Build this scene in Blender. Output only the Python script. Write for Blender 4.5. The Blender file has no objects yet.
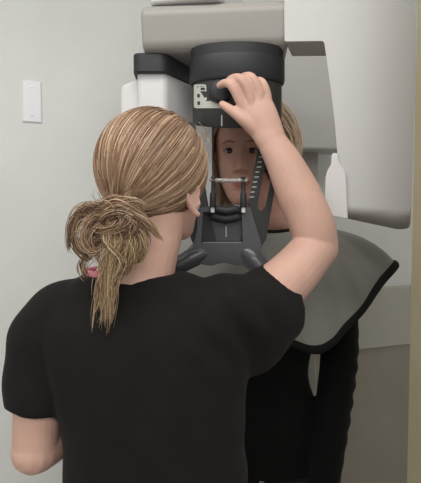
import bpy, bmesh, math, random
import numpy as np
from mathutils import Vector, Matrix

random.seed(7)
rng = np.random.default_rng(11)
sc = bpy.context.scene
COL = sc.collection
PI = math.pi

# ------------------------------------------------------------------ camera
F = 480.0
CAMZ = 1.42
PITCH = math.atan(25.0 / F)
cam_d = bpy.data.cameras.new('camera')
cam = bpy.data.objects.new('camera', cam_d)
COL.objects.link(cam)
cam.location = (0, 0, CAMZ)
cam.rotation_euler = (PI / 2 - PITCH, 0, 0)
cam_d.sensor_fit = 'HORIZONTAL'
cam_d.sensor_width = 36.0
cam_d.lens = F / 421.0 * 36.0
cam_d.clip_start = 0.02
sc.camera = cam


def ray(px, py):
    u = (px - 210.5) / F
    v = (241.5 - py) / F
    ca, sa = math.cos(PITCH), math.sin(PITCH)
    return Vector((u, ca + v * sa, -sa + v * ca))


def W(px, py, d):
    """point of the room at distance d in front of the doorway, measured off the photo"""
    r = ray(px, py)
    return Vector((0, 0, CAMZ)) + r * (d / r.y)


# ------------------------------------------------------------------ materials
def new_mat(name, col, rough=0.5, spec=0.5, metal=0.0, noise=0.0, nscale=8.0, bump=0.0, bscale=60.0,
            trans=0.0, sss=0.0, coat=0.0, stretch=None, sheen=0.0):
    m = bpy.data.materials.new(name)
    m.use_nodes = True
    nt = m.node_tree
    b = nt.nodes['Principled BSDF']
    b.inputs['Base Color'].default_value = (*col, 1)
    b.inputs['Roughness'].default_value = rough
    b.inputs['Specular IOR Level'].default_value = spec
    b.inputs['Metallic'].default_value = metal
    b.inputs['Transmission Weight'].default_value = trans
    b.inputs['Coat Weight'].default_value = coat
    b.inputs['Sheen Weight'].default_value = sheen
    if sss:
        b.inputs['Subsurface Weight'].default_value = sss
        b.inputs['Subsurface Radius'].default_value = (0.012, 0.005, 0.003)
        b.inputs['Subsurface Scale'].default_value = 1.0
    tc = nt.nodes.new('ShaderNodeTexCoord')
    src = tc.outputs['Object']
    if stretch:
        mp = nt.nodes.new('ShaderNodeMapping')
        mp.inputs['Scale'].default_value = stretch
        nt.links.new(src, mp.inputs['Vector'])
        src = mp.outputs['Vector']
    if noise:
        n = nt.nodes.new('ShaderNodeTexNoise')
        n.inputs['Scale'].default_value = nscale
        n.inputs['Detail'].default_value = 4
        nt.links.new(src, n.inputs['Vector'])
        r = nt.nodes.new('ShaderNodeValToRGB')
        r.color_ramp.elements[0].position = 0.3
        r.color_ramp.elements[1].position = 0.7
        r.color_ramp.elements[0].color = (*[c * (1 - noise) for c in col], 1)
        r.color_ramp.elements[1].color = (*[min(1, c * (1 + noise)) for c in col], 1)
        nt.links.new(n.outputs['Fac'], r.inputs['Fac'])
        nt.links.new(r.outputs['Color'], b.inputs['Base Color'])
    if bump:
        n2 = nt.nodes.new('ShaderNodeTexNoise')
        n2.inputs['Scale'].default_value = bscale
        n2.inputs['Detail'].default_value = 3
        nt.links.new(src, n2.inputs['Vector'])
        bp = nt.nodes.new('ShaderNodeBump')
        bp.inputs['Strength'].default_value = bump
        bp.inputs['Distance'].default_value = 0.004
        nt.links.new(n2.outputs['Fac'], bp.inputs['Height'])
        nt.links.new(bp.outputs['Normal'], b.inputs['Normal'])
    return m


def hair_mat(name):
    m = new_mat(name, (0.4, 0.3, 0.2), rough=0.40, spec=0.38)
    nt = m.node_tree
    a = nt.nodes.new('ShaderNodeAttribute')
    a.attribute_name = 'strand_color'
    nt.links.new(a.outputs['Color'], nt.nodes['Principled BSDF'].inputs['Base Color'])
    return m


M = {
    'wall': new_mat('wall_paint', (0.735, 0.75, 0.73), 0.7, 0.3, noise=0.03, nscale=5, bump=0.12, bscale=90),
    'wainscot': new_mat('darker_lower_wall', (0.335, 0.31, 0.26), 0.7, 0.3, noise=0.05, nscale=6, bump=0.12, bscale=90),
    'rail': new_mat('wall_rail_paint', (0.47, 0.46, 0.41), 0.6, 0.3, noise=0.03),
    'jamb': new_mat('door_jamb_paint', (0.40, 0.36, 0.235), 0.6, 0.3, noise=0.05, nscale=10, bump=0.08),
    'ceil': new_mat('ceiling_paint', (0.75, 0.75, 0.73), 0.8, 0.2, noise=0.02),
    'floor': new_mat('floor_vinyl', (0.33, 0.30, 0.26), 0.5, 0.4, noise=0.12, nscale=12),
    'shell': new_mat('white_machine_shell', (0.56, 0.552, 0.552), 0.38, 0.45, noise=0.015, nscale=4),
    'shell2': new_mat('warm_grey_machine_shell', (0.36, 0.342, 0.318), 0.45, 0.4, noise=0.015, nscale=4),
    'bright': new_mat('bright_white_plastic', (0.68, 0.67, 0.68), 0.35, 0.45, noise=0.01),
    'black': new_mat('black_plastic', (0.022, 0.023, 0.027), 0.5, 0.4, noise=0.1, bump=0.05, bscale=300),
    'housing': new_mat('charcoal_plastic', (0.034, 0.035, 0.034), 0.55, 0.4, noise=0.08, bump=0.05, bscale=300),
    'gloss': new_mat('glossy_charcoal_plastic', (0.075, 0.076, 0.086), 0.26, 0.5, noise=0.05),
    'line': new_mat('white_marking', (0.45, 0.45, 0.42), 0.5, 0.3, noise=0.02),
    'label': new_mat('label_plate_grey', (0.52, 0.52, 0.47), 0.5, 0.3, noise=0.03),
    'clear': new_mat('clear_plastic', (0.9, 0.88, 0.86), 0.12, 0.5, trans=0.75, noise=0.02),
    'steel': new_mat('screw_steel', (0.5, 0.5, 0.5), 0.4, 0.5, metal=0.8, noise=0.03),
    'plate': new_mat('wall_plate_plastic', (0.82, 0.82, 0.86), 0.35, 0.45, noise=0.01),
    'skin': new_mat('fair_skin', (0.62, 0.39, 0.315), 0.5, 0.35, noise=0.07, nscale=18, sss=0.12, bump=0.06, bscale=160),
    'skin2': new_mat('patient_skin', (0.58, 0.33, 0.26), 0.48, 0.35, noise=0.07, nscale=18, sss=0.12, bump=0.06, bscale=160),
    'lips': new_mat('lips', (0.44, 0.14, 0.13), 0.4, 0.4, noise=0.05),
    'brow': new_mat('eyebrow_hair', (0.30, 0.17, 0.12), 0.7, 0.2, noise=0.1),
    'lash': new_mat('dark_lashes', (0.02, 0.012, 0.01), 0.6, 0.2, noise=0.1),
    'sclera': new_mat('eye_white', (0.30, 0.25, 0.23), 0.3, 0.5, noise=0.02),
    'iris': new_mat('iris', (0.035, 0.03, 0.025), 0.1, 0.5, noise=0.1),
    'scrub': new_mat('black_scrub_cloth', (0.0088, 0.0076, 0.0074), 0.85, 0.2, noise=0.12, nscale=30, bump=0.25, bscale=35, sheen=0.02),
    'sweater': new_mat('black_sweater_knit', (0.006, 0.0058, 0.006), 0.9, 0.12, noise=0.15, nscale=60, bump=0.4, bscale=90, sheen=0.03),
    'trouser': new_mat('dark_trouser_cloth', (0.02, 0.02, 0.022), 0.9, 0.2, noise=0.1),
    'shoe': new_mat('shoe_leather', (0.03, 0.03, 0.03), 0.5, 0.4, noise=0.1),
    'pink': new_mat('pink_undershirt_cotton', (0.65, 0.22, 0.30), 0.8, 0.2, noise=0.05),
    'cape': new_mat('grey_lead_apron_vinyl', (0.24, 0.234, 0.215), 0.5, 0.4, noise=0.05, nscale=10, bump=0.1, bscale=14),
    'edge': new_mat('black_edging_tape', (0.008, 0.008, 0.009), 0.8, 0.2, noise=0.1),
    'hair': hair_mat('blonde_hair'),
    'scalp': new_mat('dark_blonde_roots', (0.20, 0.125, 0.075), 0.6, 0.3, noise=0.3, nscale=40),
    'scalp2': new_mat('blonde_roots', (0.33, 0.235, 0.14), 0.6, 0.3, noise=0.2, nscale=40),
}

# ------------------------------------------------------------------ object helpers


def empty(name, loc=(0, 0, 0), label=None, cat=None, group=None):
    o = bpy.data.objects.new(name, None)
    COL.objects.link(o)
    o.location = loc
    o.empty_display_size = 0.1
    if label:
        o['label'] = label
        o['category'] = cat
    if group:
        o['group'] = group
    return o


def link_mesh(name, me, mats, parent=None, smooth=True):
    o = bpy.data.objects.new(name, me)
    COL.objects.link(o)
    if not isinstance(mats, (list, tuple)):
        mats = [mats]
    if not len(me.materials):
        for m in mats:
            me.materials.append(m)
    if smooth:
        me.polygons.foreach_set('use_smooth', [True] * len(me.polygons))
    if parent:
        set_parent(o, parent)
    return o


def from_bm(name, bm, mats, parent=None, smooth=True, bevel=0.0, segs=3, angle=35):
    me = bpy.data.meshes.new(name)
    bmesh.ops.recalc_face_normals(bm, faces=bm.faces)
    bm.to_mesh(me)
    bm.free()
    o = link_mesh(name, me, mats, None, smooth)
    if bevel:
        md = o.modifiers.new('bevel', 'BEVEL')
        md.width = bevel
        md.segments = segs
        md.limit_method = 'ANGLE'
        md.angle_limit = math.radians(angle)
        md.harden_normals = False
    bake(o)
    if smooth:
        auto_smooth(o)
        if bevel:
            o.modifiers.new('weighted_normal', 'WEIGHTED_NORMAL').keep_sharp = True
    if parent:
        set_parent(o, parent)
    return o


def auto_smooth(o, ang=42):
    me = o.data
    bm = bmesh.new()
    bm.from_mesh(me)
    a = math.radians(ang)
    for e in bm.edges:
        if len(e.link_faces) == 2:
            e.smooth = e.calc_face_angle(0) < a
    bm.to_mesh(me)
    bm.free()


def bake(o):
    if not o.modifiers:
        return
    bpy.context.view_layer.update()
    dg = bpy.context.evaluated_depsgraph_get()
    me = bpy.data.meshes.new_from_object(o.evaluated_get(dg), depsgraph=dg)
    old = o.data
    o.modifiers.clear()
    o.data = me
    bpy.data.meshes.remove(old)


def set_parent(o, parent):
    o.parent = parent
    # parts keep their coordinates in room space: only the root Empty carries a location
    o.matrix_parent_inverse = Matrix.Translation(-Vector(parent.location)) if parent.parent is None else Matrix()


def structure(o):
    o['kind'] = 'structure'
    return o


def bm_box(bm, c, s, rot=None):
    r = bmesh.ops.create_cube(bm, size=1.0)
    mat = Matrix.Translation(c)
    if rot is not None:
        mat = mat @ (rot if isinstance(rot, Matrix) else Matrix.Rotation(rot, 4, 'Z'))
    mat = mat @ Matrix.Diagonal((*s, 1))
    bmesh.ops.transform(bm, matrix=mat, verts=r['verts'])


def box(name, c, s, mat, parent=None, rot=None, bevel=0.004, segs=3):
    bm = bmesh.new()
    bm_box(bm, c, s, rot)
    return from_bm(name, bm, mat, parent, bevel=bevel, segs=segs)


def plate(name, pts, normal_off, mat, parent=None, holes=(), bevel=0.003, segs=3, angle=35, pre=None, first=None):
    """pts: 3-D outline of the front face; extruded by the vector normal_off"""
    bm = bmesh.new()
    edges = []
    for loop in [pts] + list(holes):
        vs = [bm.verts.new(p) for p in loop]
        for i in range(len(vs)):
            edges.append(bm.edges.new((vs[i], vs[(i + 1) % len(vs)])))
    if holes:
        g = bmesh.ops.triangle_fill(bm, use_beauty=True, use_dissolve=False, edges=edges)
        fs = [f for f in g['geom'] if isinstance(f, bmesh.types.BMFace)]
    else:
        fs = [bm.faces.new(list(bm.verts))]
    front = list(bm.verts)
    if first is not None:
        e = bmesh.ops.extrude_face_region(bm, geom=fs)
        bmesh.ops.translate(bm, vec=first, verts=[v for v in e['geom'] if isinstance(v, bmesh.types.BMVert)])
        fs = [f for f in e['geom'] if isinstance(f, bmesh.types.BMFace)]
        normal_off = normal_off - first
    e = bmesh.ops.extrude_face_region(bm, geom=fs)
    vs = [v for v in e['geom'] if isinstance(v, bmesh.types.BMVert)]
    bmesh.ops.translate(bm, vec=normal_off, verts=vs)
    if pre:
        pre(front)
    return from_bm(name, bm, mat, parent, bevel=bevel, segs=segs, angle=angle)


def spline(pts, n):
    P = np.array([list(p) for p in pts], float)
    k = len(P)
    if k == 2:
        t = np.linspace(0, 1, n)[:, None]
        return P[0] * (1 - t) + P[1] * t
    Q = np.vstack([2 * P[0] - P[1], P, 2 * P[-1] - P[-2]])
    out = []
    for s in np.linspace(0, k - 1, n):
        i = min(int(s), k - 2)
        t = s - i
        a, b, c, d = Q[i], Q[i + 1], Q[i + 2], Q[i + 3]
        out.append(0.5 * ((2 * b) + (-a + c) * t + (2 * a - 5 * b + 4 * c - d) * t * t + (-a + 3 * b - 3 * c + d) * t ** 3))
    return np.array(out)


class Shell:
    """collects closed shells (tubes, lofts, heads) for one mesh"""

    def __init__(self):
        self.v = []
        self.f = []

    def rings(self, rings, cap=True):
        base = len(self.v)
        n = len(rings[0])
        for r in rings:
            self.v.extend([tuple(p) for p in r])
        for i in range(len(rings) - 1):
            for j in range(n):
                a = base + i * n + j
                b = base + i * n + (j + 1) % n
                self.f.append((a, b, b + n, a + n))
        if cap:
            self.f.append(tuple(base + j for j in range(n))[::-1])
            o = base + (len(rings) - 1) * n
            self.f.append(tuple(o + j for j in range(n)))

    def tube(self, pts, radii, n=None, segs=18, wide=None, flat=1.0, caps=True, end_cap=True):
        """radii: one per point; wide: direction of the broad axis; flat: thickness / breadth (number or one per point)"""
        k = len(pts)
        n = n or max(10, 6 * k)
        P = spline(pts, n)
        x = np.linspace(0, k - 1, n)
        R = np.interp(x, range(k), radii)
        FL = np.interp(x, range(k), flat if isinstance(flat, (list, tuple)) else [flat] * k)
        T = np.gradient(P, axis=0)
        T /= np.linalg.norm(T, axis=1)[:, None] + 1e-12
        ref = np.array(wide if wide is not None else (0.31, 0.2, 0.93), float)
        rings = []
        u = ref - T[0] * ref.dot(T[0])
        u /= np.linalg.norm(u)
        th = np.linspace(0, 2 * PI, segs, endpoint=False)
        allr = []
        for i in range(n):
            if wide is not None:
                u = ref - T[i] * ref.dot(T[i])
            else:
                u = u - T[i] * u.dot(T[i])
            u = u / (np.linalg.norm(u) + 1e-12)
            w = np.cross(T[i], u)
            allr.append((P[i], u, w, R[i], FL[i], T[i]))
        if caps:
            p, u, w, r, fl, t = allr[0]
            for a in (80, 55, 28):
                c, s = math.cos(math.radians(a)), math.sin(math.radians(a))
                rings.append([p - t * r * s * min(1, fl * 1.2) + (u * math.cos(q) + w * fl * math.sin(q)) * r * c for q in th])
        for p, u, w, r, fl, t in allr:
            rings.append([p + (u * math.cos(q) + w * fl * math.sin(q)) * r for q in th])
        if caps and end_cap:
            p, u, w, r, fl, t = allr[-1]
            for a in (28, 55, 80):
                c, s = math.cos(math.radians(a)), math.sin(math.radians(a))
                rings.append([p + t * r * s * min(1, fl * 1.2) + (u * math.cos(q) + w * fl * math.sin(q)) * r * c for q in th])
        self.rings(rings)

    def stack(self, lv, n=None, segs=32):
        """levels (cx, cy, z, rx, ry, yaw, power): upright loft"""
        A = np.array(lv, float)
        n = n or 6 * len(lv)
        B = spline_rows(A, n)
        th = np.linspace(0, 2 * PI, segs, endpoint=False)
        rings = []
        for cx, cy, z, rx, ry, yaw, pw in B:
            cs, sn = np.cos(th), np.sin(th)
            x = rx * np.sign(cs) * np.abs(cs) ** (2 / pw)
            y = ry * np.sign(sn) * np.abs(sn) ** (2 / pw)
            c, s = math.cos(yaw), math.sin(yaw)
            rings.append([(cx + x[i] * c - y[i] * s, cy + x[i] * s + y[i] * c, z) for i in range(segs)])
        self.rings(rings)

    def ellipsoid(self, c, r, rot=None, segs=20, rows=14):
        rings = []
        for i in range(rows):
            a = -PI / 2 + PI * (i + 0.5) / rows
            ring = []
            for j in range(segs):
                q = 2 * PI * j / segs
                p = Vector((r[0] * math.cos(a) * math.cos(q), r[1] * math.cos(a) * math.sin(q), r[2] * math.sin(a)))
                if rot is not None:
                    p = rot @ p
                ring.append(Vector(c) + p)
            rings.append(ring)
        self.rings(rings)

    def add(self, V, Fc):
        b = len(self.v)
        self.v.extend([tuple(p) for p in V])
        self.f.extend([tuple(i + b for i in f) for f in Fc])

    def build(self, name, mats, parent=None, voxel=None, smooth=0, factor=0.5, disp=None):
        me = bpy.data.meshes.new(name)
        me.from_pydata(self.v, [], self.f)
        bm = bmesh.new()
        bm.from_mesh(me)
        bmesh.ops.recalc_face_normals(bm, faces=bm.faces)
        bm.to_mesh(me)
        bm.free()
        o = link_mesh(name, me, mats)
        if voxel:
            md = o.modifiers.new('union', 'REMESH')
            md.mode = 'VOXEL'
            md.voxel_size = voxel
        if smooth:
            md = o.modifiers.new('smooth', 'SMOOTH')
            md.factor = factor
            md.iterations = smooth
        bake(o)
        me = o.data
        if not len(me.materials):
            for m in (mats if isinstance(mats, (list, tuple)) else [mats]):
                me.materials.append(m)
        if disp:
            co = np.empty(len(me.vertices) * 3)
            no = np.empty(len(me.vertices) * 3)
            me.vertices.foreach_get('co', co)
            me.vertices.foreach_get('normal', no)
            co = co.reshape(-1, 3)
            no = no.reshape(-1, 3)
            co = co + no * disp(co)[:, None]
            me.vertices.foreach_set('co', co.ravel())
            me.update()
        me.polygons.foreach_set('use_smooth', [True] * len(me.polygons))
        if parent:
            set_parent(o, parent)
        return o


def spline_rows(A, n):
    k = len(A)
    Q = np.vstack([2 * A[0] - A[1], A, 2 * A[-1] - A[-2]])
    out = []
    for s in np.linspace(0, k - 1, n):
        i = min(int(s), k - 2)
        t = s - i
        a, b, c, d = Q[i], Q[i + 1], Q[i + 2], Q[i + 3]
        out.append(0.5 * ((2 * b) + (-a + c) * t + (2 * a - 5 * b + 4 * c - d) * t * t + (-a + 3 * b - 3 * c + d) * t ** 3))
    return np.array(out)


# ------------------------------------------------------------------ the room
WA = math.radians(20)                       # back wall, running away to the right
WP = Vector((-0.565, 1.5, 0))               # a point on it (where the wall plate sits)
WDIR = Vector((math.cos(WA), math.sin(WA), 0))
WN = Vector((math.sin(WA), -math.cos(WA), 0))   # towards the room


def wallpt(s, z, off=0.0):
    p = WP + WDIR * s + WN * off
    return Vector((p.x, p.y, z))


def wall_hit(px, py):
    r = ray(px, py)
    o = Vector((0, 0, CAMZ))
    t = (WP - o).dot(WN) / r.dot(WN)
    p = o + r * t
    return (p - WP).dot(WDIR), p.z


CEIL = 2.5
# lower part carries a rail and a darker tone to the right of the machine
s_rail, _ = wall_hit(355, 300)
z_rail_t = wall_hit(395, 286)[1]
z_rail_b = wall_hit(395, 344)[1]
o = box('wall_back', wallpt(0.9, CEIL / 2, -0.05), (5.0, 0.10, CEIL), M['wall'], rot=WA, bevel=0)
structure(o)
s0 = wall_hit(300, 340)[0]
s1 = 3.3
structure(box('wall_lower', wallpt((s0 + s1) / 2, z_rail_b / 2, 0.006), (s1 - s0, 0.012, z_rail_b), M['wainscot'], rot=WA, bevel=0.002))
structure(box('trim_1', wallpt((s0 + s1) / 2, (z_rail_t + z_rail_b) / 2, 0.012), (s1 - s0, 0.024, z_rail_t - z_rail_b), M['rail'], rot=WA, bevel=0.005))
# left side wall well outside the frame, floor and ceiling
structure(box('wall_left', (-1.45, 0.0, CEIL / 2), (0.1, 3.4, CEIL), M['wall'], bevel=0))
structure(box('floor', (0.9, 0.3, -0.05), (5.6, 4.6, 0.1), M['floor'], bevel=0))
structure(box('ceiling', (0.9, 0.3, CEIL + 0.05), (5.6, 4.6, 0.1), M['ceil'], bevel=0))
# doorway on the right, its jamb close to the camera
jx = W(409.5, 330, 0.80).x
structure(box('trim_2', (jx + 0.045, 0.75, CEIL / 2), (0.09, 0.10, CEIL), M['jamb'], bevel=0.004))
structure(box('wall_right', (jx + 0.09 + 0.4, 0.75, CEIL / 2), (0.8, 0.08, CEIL), M['jamb'], bevel=0))

# wall plate
s_pl, z_pl = wall_hit(32, 102)
root = empty('wall_plate', wallpt(s_pl, z_pl, 0.0), 'white blank electrical cover plate with two screws on the pale wall', 'wall plate')
z_t, z_b = wall_hit(32, 81)[1], wall_hit(32, 124)[1]
wpl = wall_hit(42.5, 102)[0] - wall_hit(21.5, 102)[0]
bm = bmesh.new()
hw, hh = wpl / 2, (z_t - z_b) / 2
mt = Matrix.Translation(wallpt(s_pl, z_pl, 0)) @ Matrix.Rotation(WA, 4, 'Z')
ring0 = [bm.verts.new(mt @ Vector((x * hw, 0, z * hh))) for x, z in ((-1, -1), (1, -1), (1, 1), (-1, 1))]
ring1 = [bm.verts.new(mt @ Vector((x * (hw - .005), -0.007, z * (hh - .005)))) for x, z in ((-1, -1), (1, -1), (1, 1), (-1, 1))]
bm.faces.new(ring0[::-1])
bm.faces.new(ring1)
for i in range(4):
    bm.faces.new((ring0[i], ring0[(i + 1) % 4], ring1[(i + 1) % 4], ring1[i]))
from_bm('plate', bm, M['plate'], root, bevel=0.0012, segs=2)
for dz in (0.044, -0.044):
    bm = bmesh.new()
    bmesh.ops.create_cone(bm, cap_ends=True, segments=16, radius1=0.0032, radius2=0.0028, depth=0.002,
                          matrix=mt @ Matrix.Translation((0, -0.0078, dz)) @ Matrix.Rotation(PI / 2, 4, 'X'))
    sc_o = from_bm('screw', bm, M['steel'], root)

# ------------------------------------------------------------------ the X-ray machine
mach = empty('dental_xray_machine', (0.38, 1.70, 0),
             'white dental panoramic x-ray machine with black head support and chin rest', 'x-ray machine')
# beam frame: vertical plane through the front of the beam
BL = W(140, 40, 1.085)
BR = W(412, 40, 1.03)
BD = Vector((BR.x - BL.x, BR.y - BL.y, 0)).normalized()
BN = Vector((-BD.y, BD.x, 0))               # away from the camera
B0 = Vector((BL.x, BL.y, 0))


def bpt(px, py, off=0.0):
    r = ray(px, py)
    o = Vector((0, 0, CAMZ))
    base = B0 + BN * off
    t = (base - o).dot(BN) / r.dot(BN)
    return o + r * t


def bs(p):
    return (p - B0).dot(BD)


# beam: front face leans in towards the bottom
zb = W(160, 48.5, 1.085).z
zt = bpt(160, 4, .01).z
s_l, s_r = bs(bpt(140, 40)), bs(bpt(289, 40))
prof = [(0.0, zt - 0.02), (0.015, zt), (0.21, zt), (0.23, zt - 0.02), (0.225, zb + 0.02), (0.205, zb), (0.03, zb), (0.014, zb + 0.012)]
pts = [B0 + BD * s_l + BN * y + Vector((0, 0, z)) for y, z in prof]
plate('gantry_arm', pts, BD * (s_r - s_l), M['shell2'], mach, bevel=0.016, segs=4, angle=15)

# tube head, right: L-shaped shell seen from the front
def rnd(pts, r, n=5):
    """round the corners of an outline given in (s, z)"""
    out = []
    k = len(pts)
    for i in range(k):
        p0, p1, p2 = Vector(pts[i - 1]), Vector(pts[i]), Vector(pts[(i + 1) % k])
        a, b = (p0 - p1), (p2 - p1)
        rr = r[i] if isinstance(r, (list, tuple)) else r
        rr = min(rr, a.length * 0.48, b.length * 0.48)
        if rr < 1e-4:
            out.append(p1)
            continue
        a, b = a.normalized() * rr, b.normalized() * rr
        for j in range(n + 1):
            t = j / n
            out.append((p1 + a) * (1 - t) ** 2 + p1 * 2 * t * (1 - t) + (p1 + b) * t * t)
    return out


def bplate(name, pxs, off, depth, mat, r=0.01, ext=None, bevel=0.006, segs=3, parent=None, angle=35, pre=None, first=None):
    sz = [(bs(bpt(x, y, off)), bpt(x, y, off).z) for x, y in pxs]
    sz = rnd(sz, r)
    pts = [B0 + BD * p[0] + BN * off + Vector((0, 0, p[1])) for p in sz]
    return plate(name, pts, (ext or BN).normalized() * depth, mat, parent or mach, bevel=bevel, segs=segs, angle=angle, pre=pre, first=(ext or BN).normalized() * first if first else None)


def chamfer_foot(front):
    """front face of the tube head stops short: a slanted foot runs down behind it"""
    zf, zh, zl = bpt(370, 196).z, bpt(370, 209).z, bpt(370, 229).z
    for v in front:
        if v.co.z < zf:
            v.co.z = zf - (zf - v.co.z) / (zf - zl) * (zf - zh)


bplate('tube_head', [(284, -14), (396, 0), (416, 8), (416, 60), (411, 228), (400, 230), (344, 218), (341, 200), (334, 112), (324, 41), (284.5, 41.5)],
       -0.006, 0.10, M['shell'], ext=Vector((.33, 1, 0)), first=.012, r=[.004, .02, .03, .02, .012, .01, .01, .03, .06, .006, .004], bevel=0.010, segs=4, angle=30, pre=chamfer_foot)
bplate('tube_head_rear', [(352, 62), (404, 62), (402, 216), (356, 216)], .085, .12, M['shell'], ext=Vector((.38, 1, 0)), r=.02, bevel=.02, segs=4)
# small bottle-shaped cover at the inner lower side of the tube head
bplate('tube_side_cover', [(331.5, 153), (338, 153), (339, 162), (346, 172), (348, 219), (328, 215.5), (324, 208), (325.5, 176), (328, 169), (331, 165)],
       -0.014, 0.06, M['bright'], ext=Vector((.30, 1, 0)), r=[.006, .006, .006, .01, .004, .008, .012, .012, .008, .006], bevel=0.008, segs=4)

# sensor unit, left: an angled box in plan whose inner side faces the patient
def plan_prism(name, plan, z0, z1, mat, bevel=0.008, r=0.012, parent=None):
    p = rnd(plan, r, 4)
    pts = [Vector((q[0], q[1], z0)) for q in p]
    return plate(name, pts, Vector((0, 0, z1 - z0)), mat, parent or mach, bevel=bevel, segs=3)


pA, pB, pC = W(139, 60, 1.13), W(167, 60, 1.13), W(192, 60, 1.235)
plan_n = [(pA.x, pA.y), (pB.x, pB.y), (pC.x, pC.y), (pC.x - 0.02, 1.34), (pA.x - 0.01, 1.34)]
z_n = lambda py, d=1.13: W(150, py, d).z
plan_prism('sensor_neck', plan_n, z_n(76), z_n(46) + 0.01, M['shell'])
off = 0.012
pbA, pbB, pbC = W(132.5, 60, 1.115), W(166, 60, 1.115), W(193, 60, 1.235)
plan_b = [(pbA.x, pbA.y), (pbB.x, pbB.y), (pbC.x, pbC.y), (pbC.x, 1.35), (pbA.x - 0.01, 1.35)]
plan_prism('sensor_band', plan_b, z_n(72, 1.115), z_n(52.5, 1.115), M['black'], bevel=0.003, r=0.02)
pcA, pcB, pcC = W(137, 90, 1.13), W(166, 90, 1.13), W(194, 90, 1.24)
plan_s = [(pcA.x, pcA.y), (pcB.x, pcB.y), (pcC.x, pcC.y), (0.008, 1.230), (-0.004, 1.242), (-.05, 1.30), (pcA.x - 0.01, 1.40)]
plan_prism('sensor_housing', plan_s, W(200, 216, 1.3).z, z_n(73), M['bright'], bevel=0.01)
# wider outer cover with a sloping shoulder
q0 = [W(120.5, 92, 1.16), W(122, 85, 1.16), W(133, 80, 1.16), W(137, 78, 1.16), W(150, 78, 1.16), W(150, 212, 1.16), W(120.5, 212, 1.16)]
plate('sensor_cover', q0, Vector((0, 0.20, 0)), M['bright'], mach, bevel=0.006, segs=3)

# overhead carrier arm above the beam, running back to the column
c0 = W(184, -30, 1.10)
zc0 = zt + .001
zc1 = zc0 + 0.13
pa, pb = W(147, 5, 1.09), W(222, 5, 1.06)
plan_o = [(pa.x, pa.y), (pb.x, pb.y), (0.10, 1.40), (0.17, 1.71), (0.0, 1.645), (-0.08, 1.36)]
plan_prism('carrier_arm', plan_o, zc0, zc1, M['bright'], bevel=0.018, r=0.03)
# column and carriage on the wall side
CW = Matrix.Rotation(WA * 0.6, 4, 'Z')
cx0, cx1 = W(268, 100, 1.66), W(352, 100, 1.72)
ccx, ccy = (cx0.x + cx1.x) / 2, 1.73
zpan = W(310, 150, 1.67).z
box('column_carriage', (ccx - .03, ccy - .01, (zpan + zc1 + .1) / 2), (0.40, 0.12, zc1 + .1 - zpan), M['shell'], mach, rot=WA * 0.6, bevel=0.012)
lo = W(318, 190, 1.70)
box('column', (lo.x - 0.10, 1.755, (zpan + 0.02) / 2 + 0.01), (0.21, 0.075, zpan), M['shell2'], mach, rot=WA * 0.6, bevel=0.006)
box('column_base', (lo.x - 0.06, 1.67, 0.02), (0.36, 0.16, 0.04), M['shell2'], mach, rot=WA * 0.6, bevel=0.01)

# head support: black drum under the beam
HC = Vector((W(237, 80, 1.112).x, 1.112, 0))


def drum(name, levels, mat, parent, segs=64, rise=None):
    s = Shell()
    rings = []
    for i, (z, rx, ry) in enumerate(levels):
        rings.append([(HC.x + rx * math.cos(2 * PI * j / segs), HC.y + ry * math.sin(2 * PI * j / segs), z + (rise * (1 + math.sin(2 * PI * j / segs)) / 2 if rise and i < 4 else 0)) for j in range(segs)])
    s.rings(rings)
    o = s.build(name, mat, parent)
    auto_smooth(o, 40)
    return o


zd = lambda py, d=1.058: W(237, py, d).z
rx1 = (284 - 190) / 2 / F * 1.105
rx2 = (280.5 - 192) / 2 / F * 1.105
ry = 0.058
hs = drum('head_support', [(zd(127), rx2 - .014, ry - .014), (zd(127.6), rx2 - .010, ry - .010), (zd(127.6), rx2 - .004, ry - .004), (zd(126), rx2 - .001, ry - .001), (zd(105), rx2, ry), (zd(85), rx2, ry), (zd(70), rx2, ry)],
          M['housing'], mach, rise=.034)
drum('support_collar', [(zd(79) + .001, rx1 - .010, ry - .006), (zd(78.5), rx1 - .003, ry + .003), (zd(76), rx1, ry + .006), (zd(56), rx1, ry + .006), (zd(53), rx1 - .002, ry + .004),
                        (zd(53), rx1 - .003, ry + .003), (zb + 0.004, rx1 - .003, ry + .003)], M['black'], mach)


def on_drum(px, py, out=0.0):
    """point on the front of the drum seen at that place"""
    r = ray(px, py)
    # intersect ray with elliptic cylinder
    a = (r.x / (rx2 + out)) ** 2 + (r.y / (ry + out)) ** 2
    ox, oy = -HC.x, -HC.y
    b = 2 * (ox * r.x / (rx2 + out) ** 2 + oy * r.y / (ry + out) ** 2)
    c = (ox / (rx2 + out)) ** 2 + (oy / (ry + out)) ** 2 - 1
    t = (-b - math.sqrt(max(0, b * b - 4 * a * c))) / (2 * a)
    return Vector((0, 0, CAMZ)) + r * t


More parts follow.
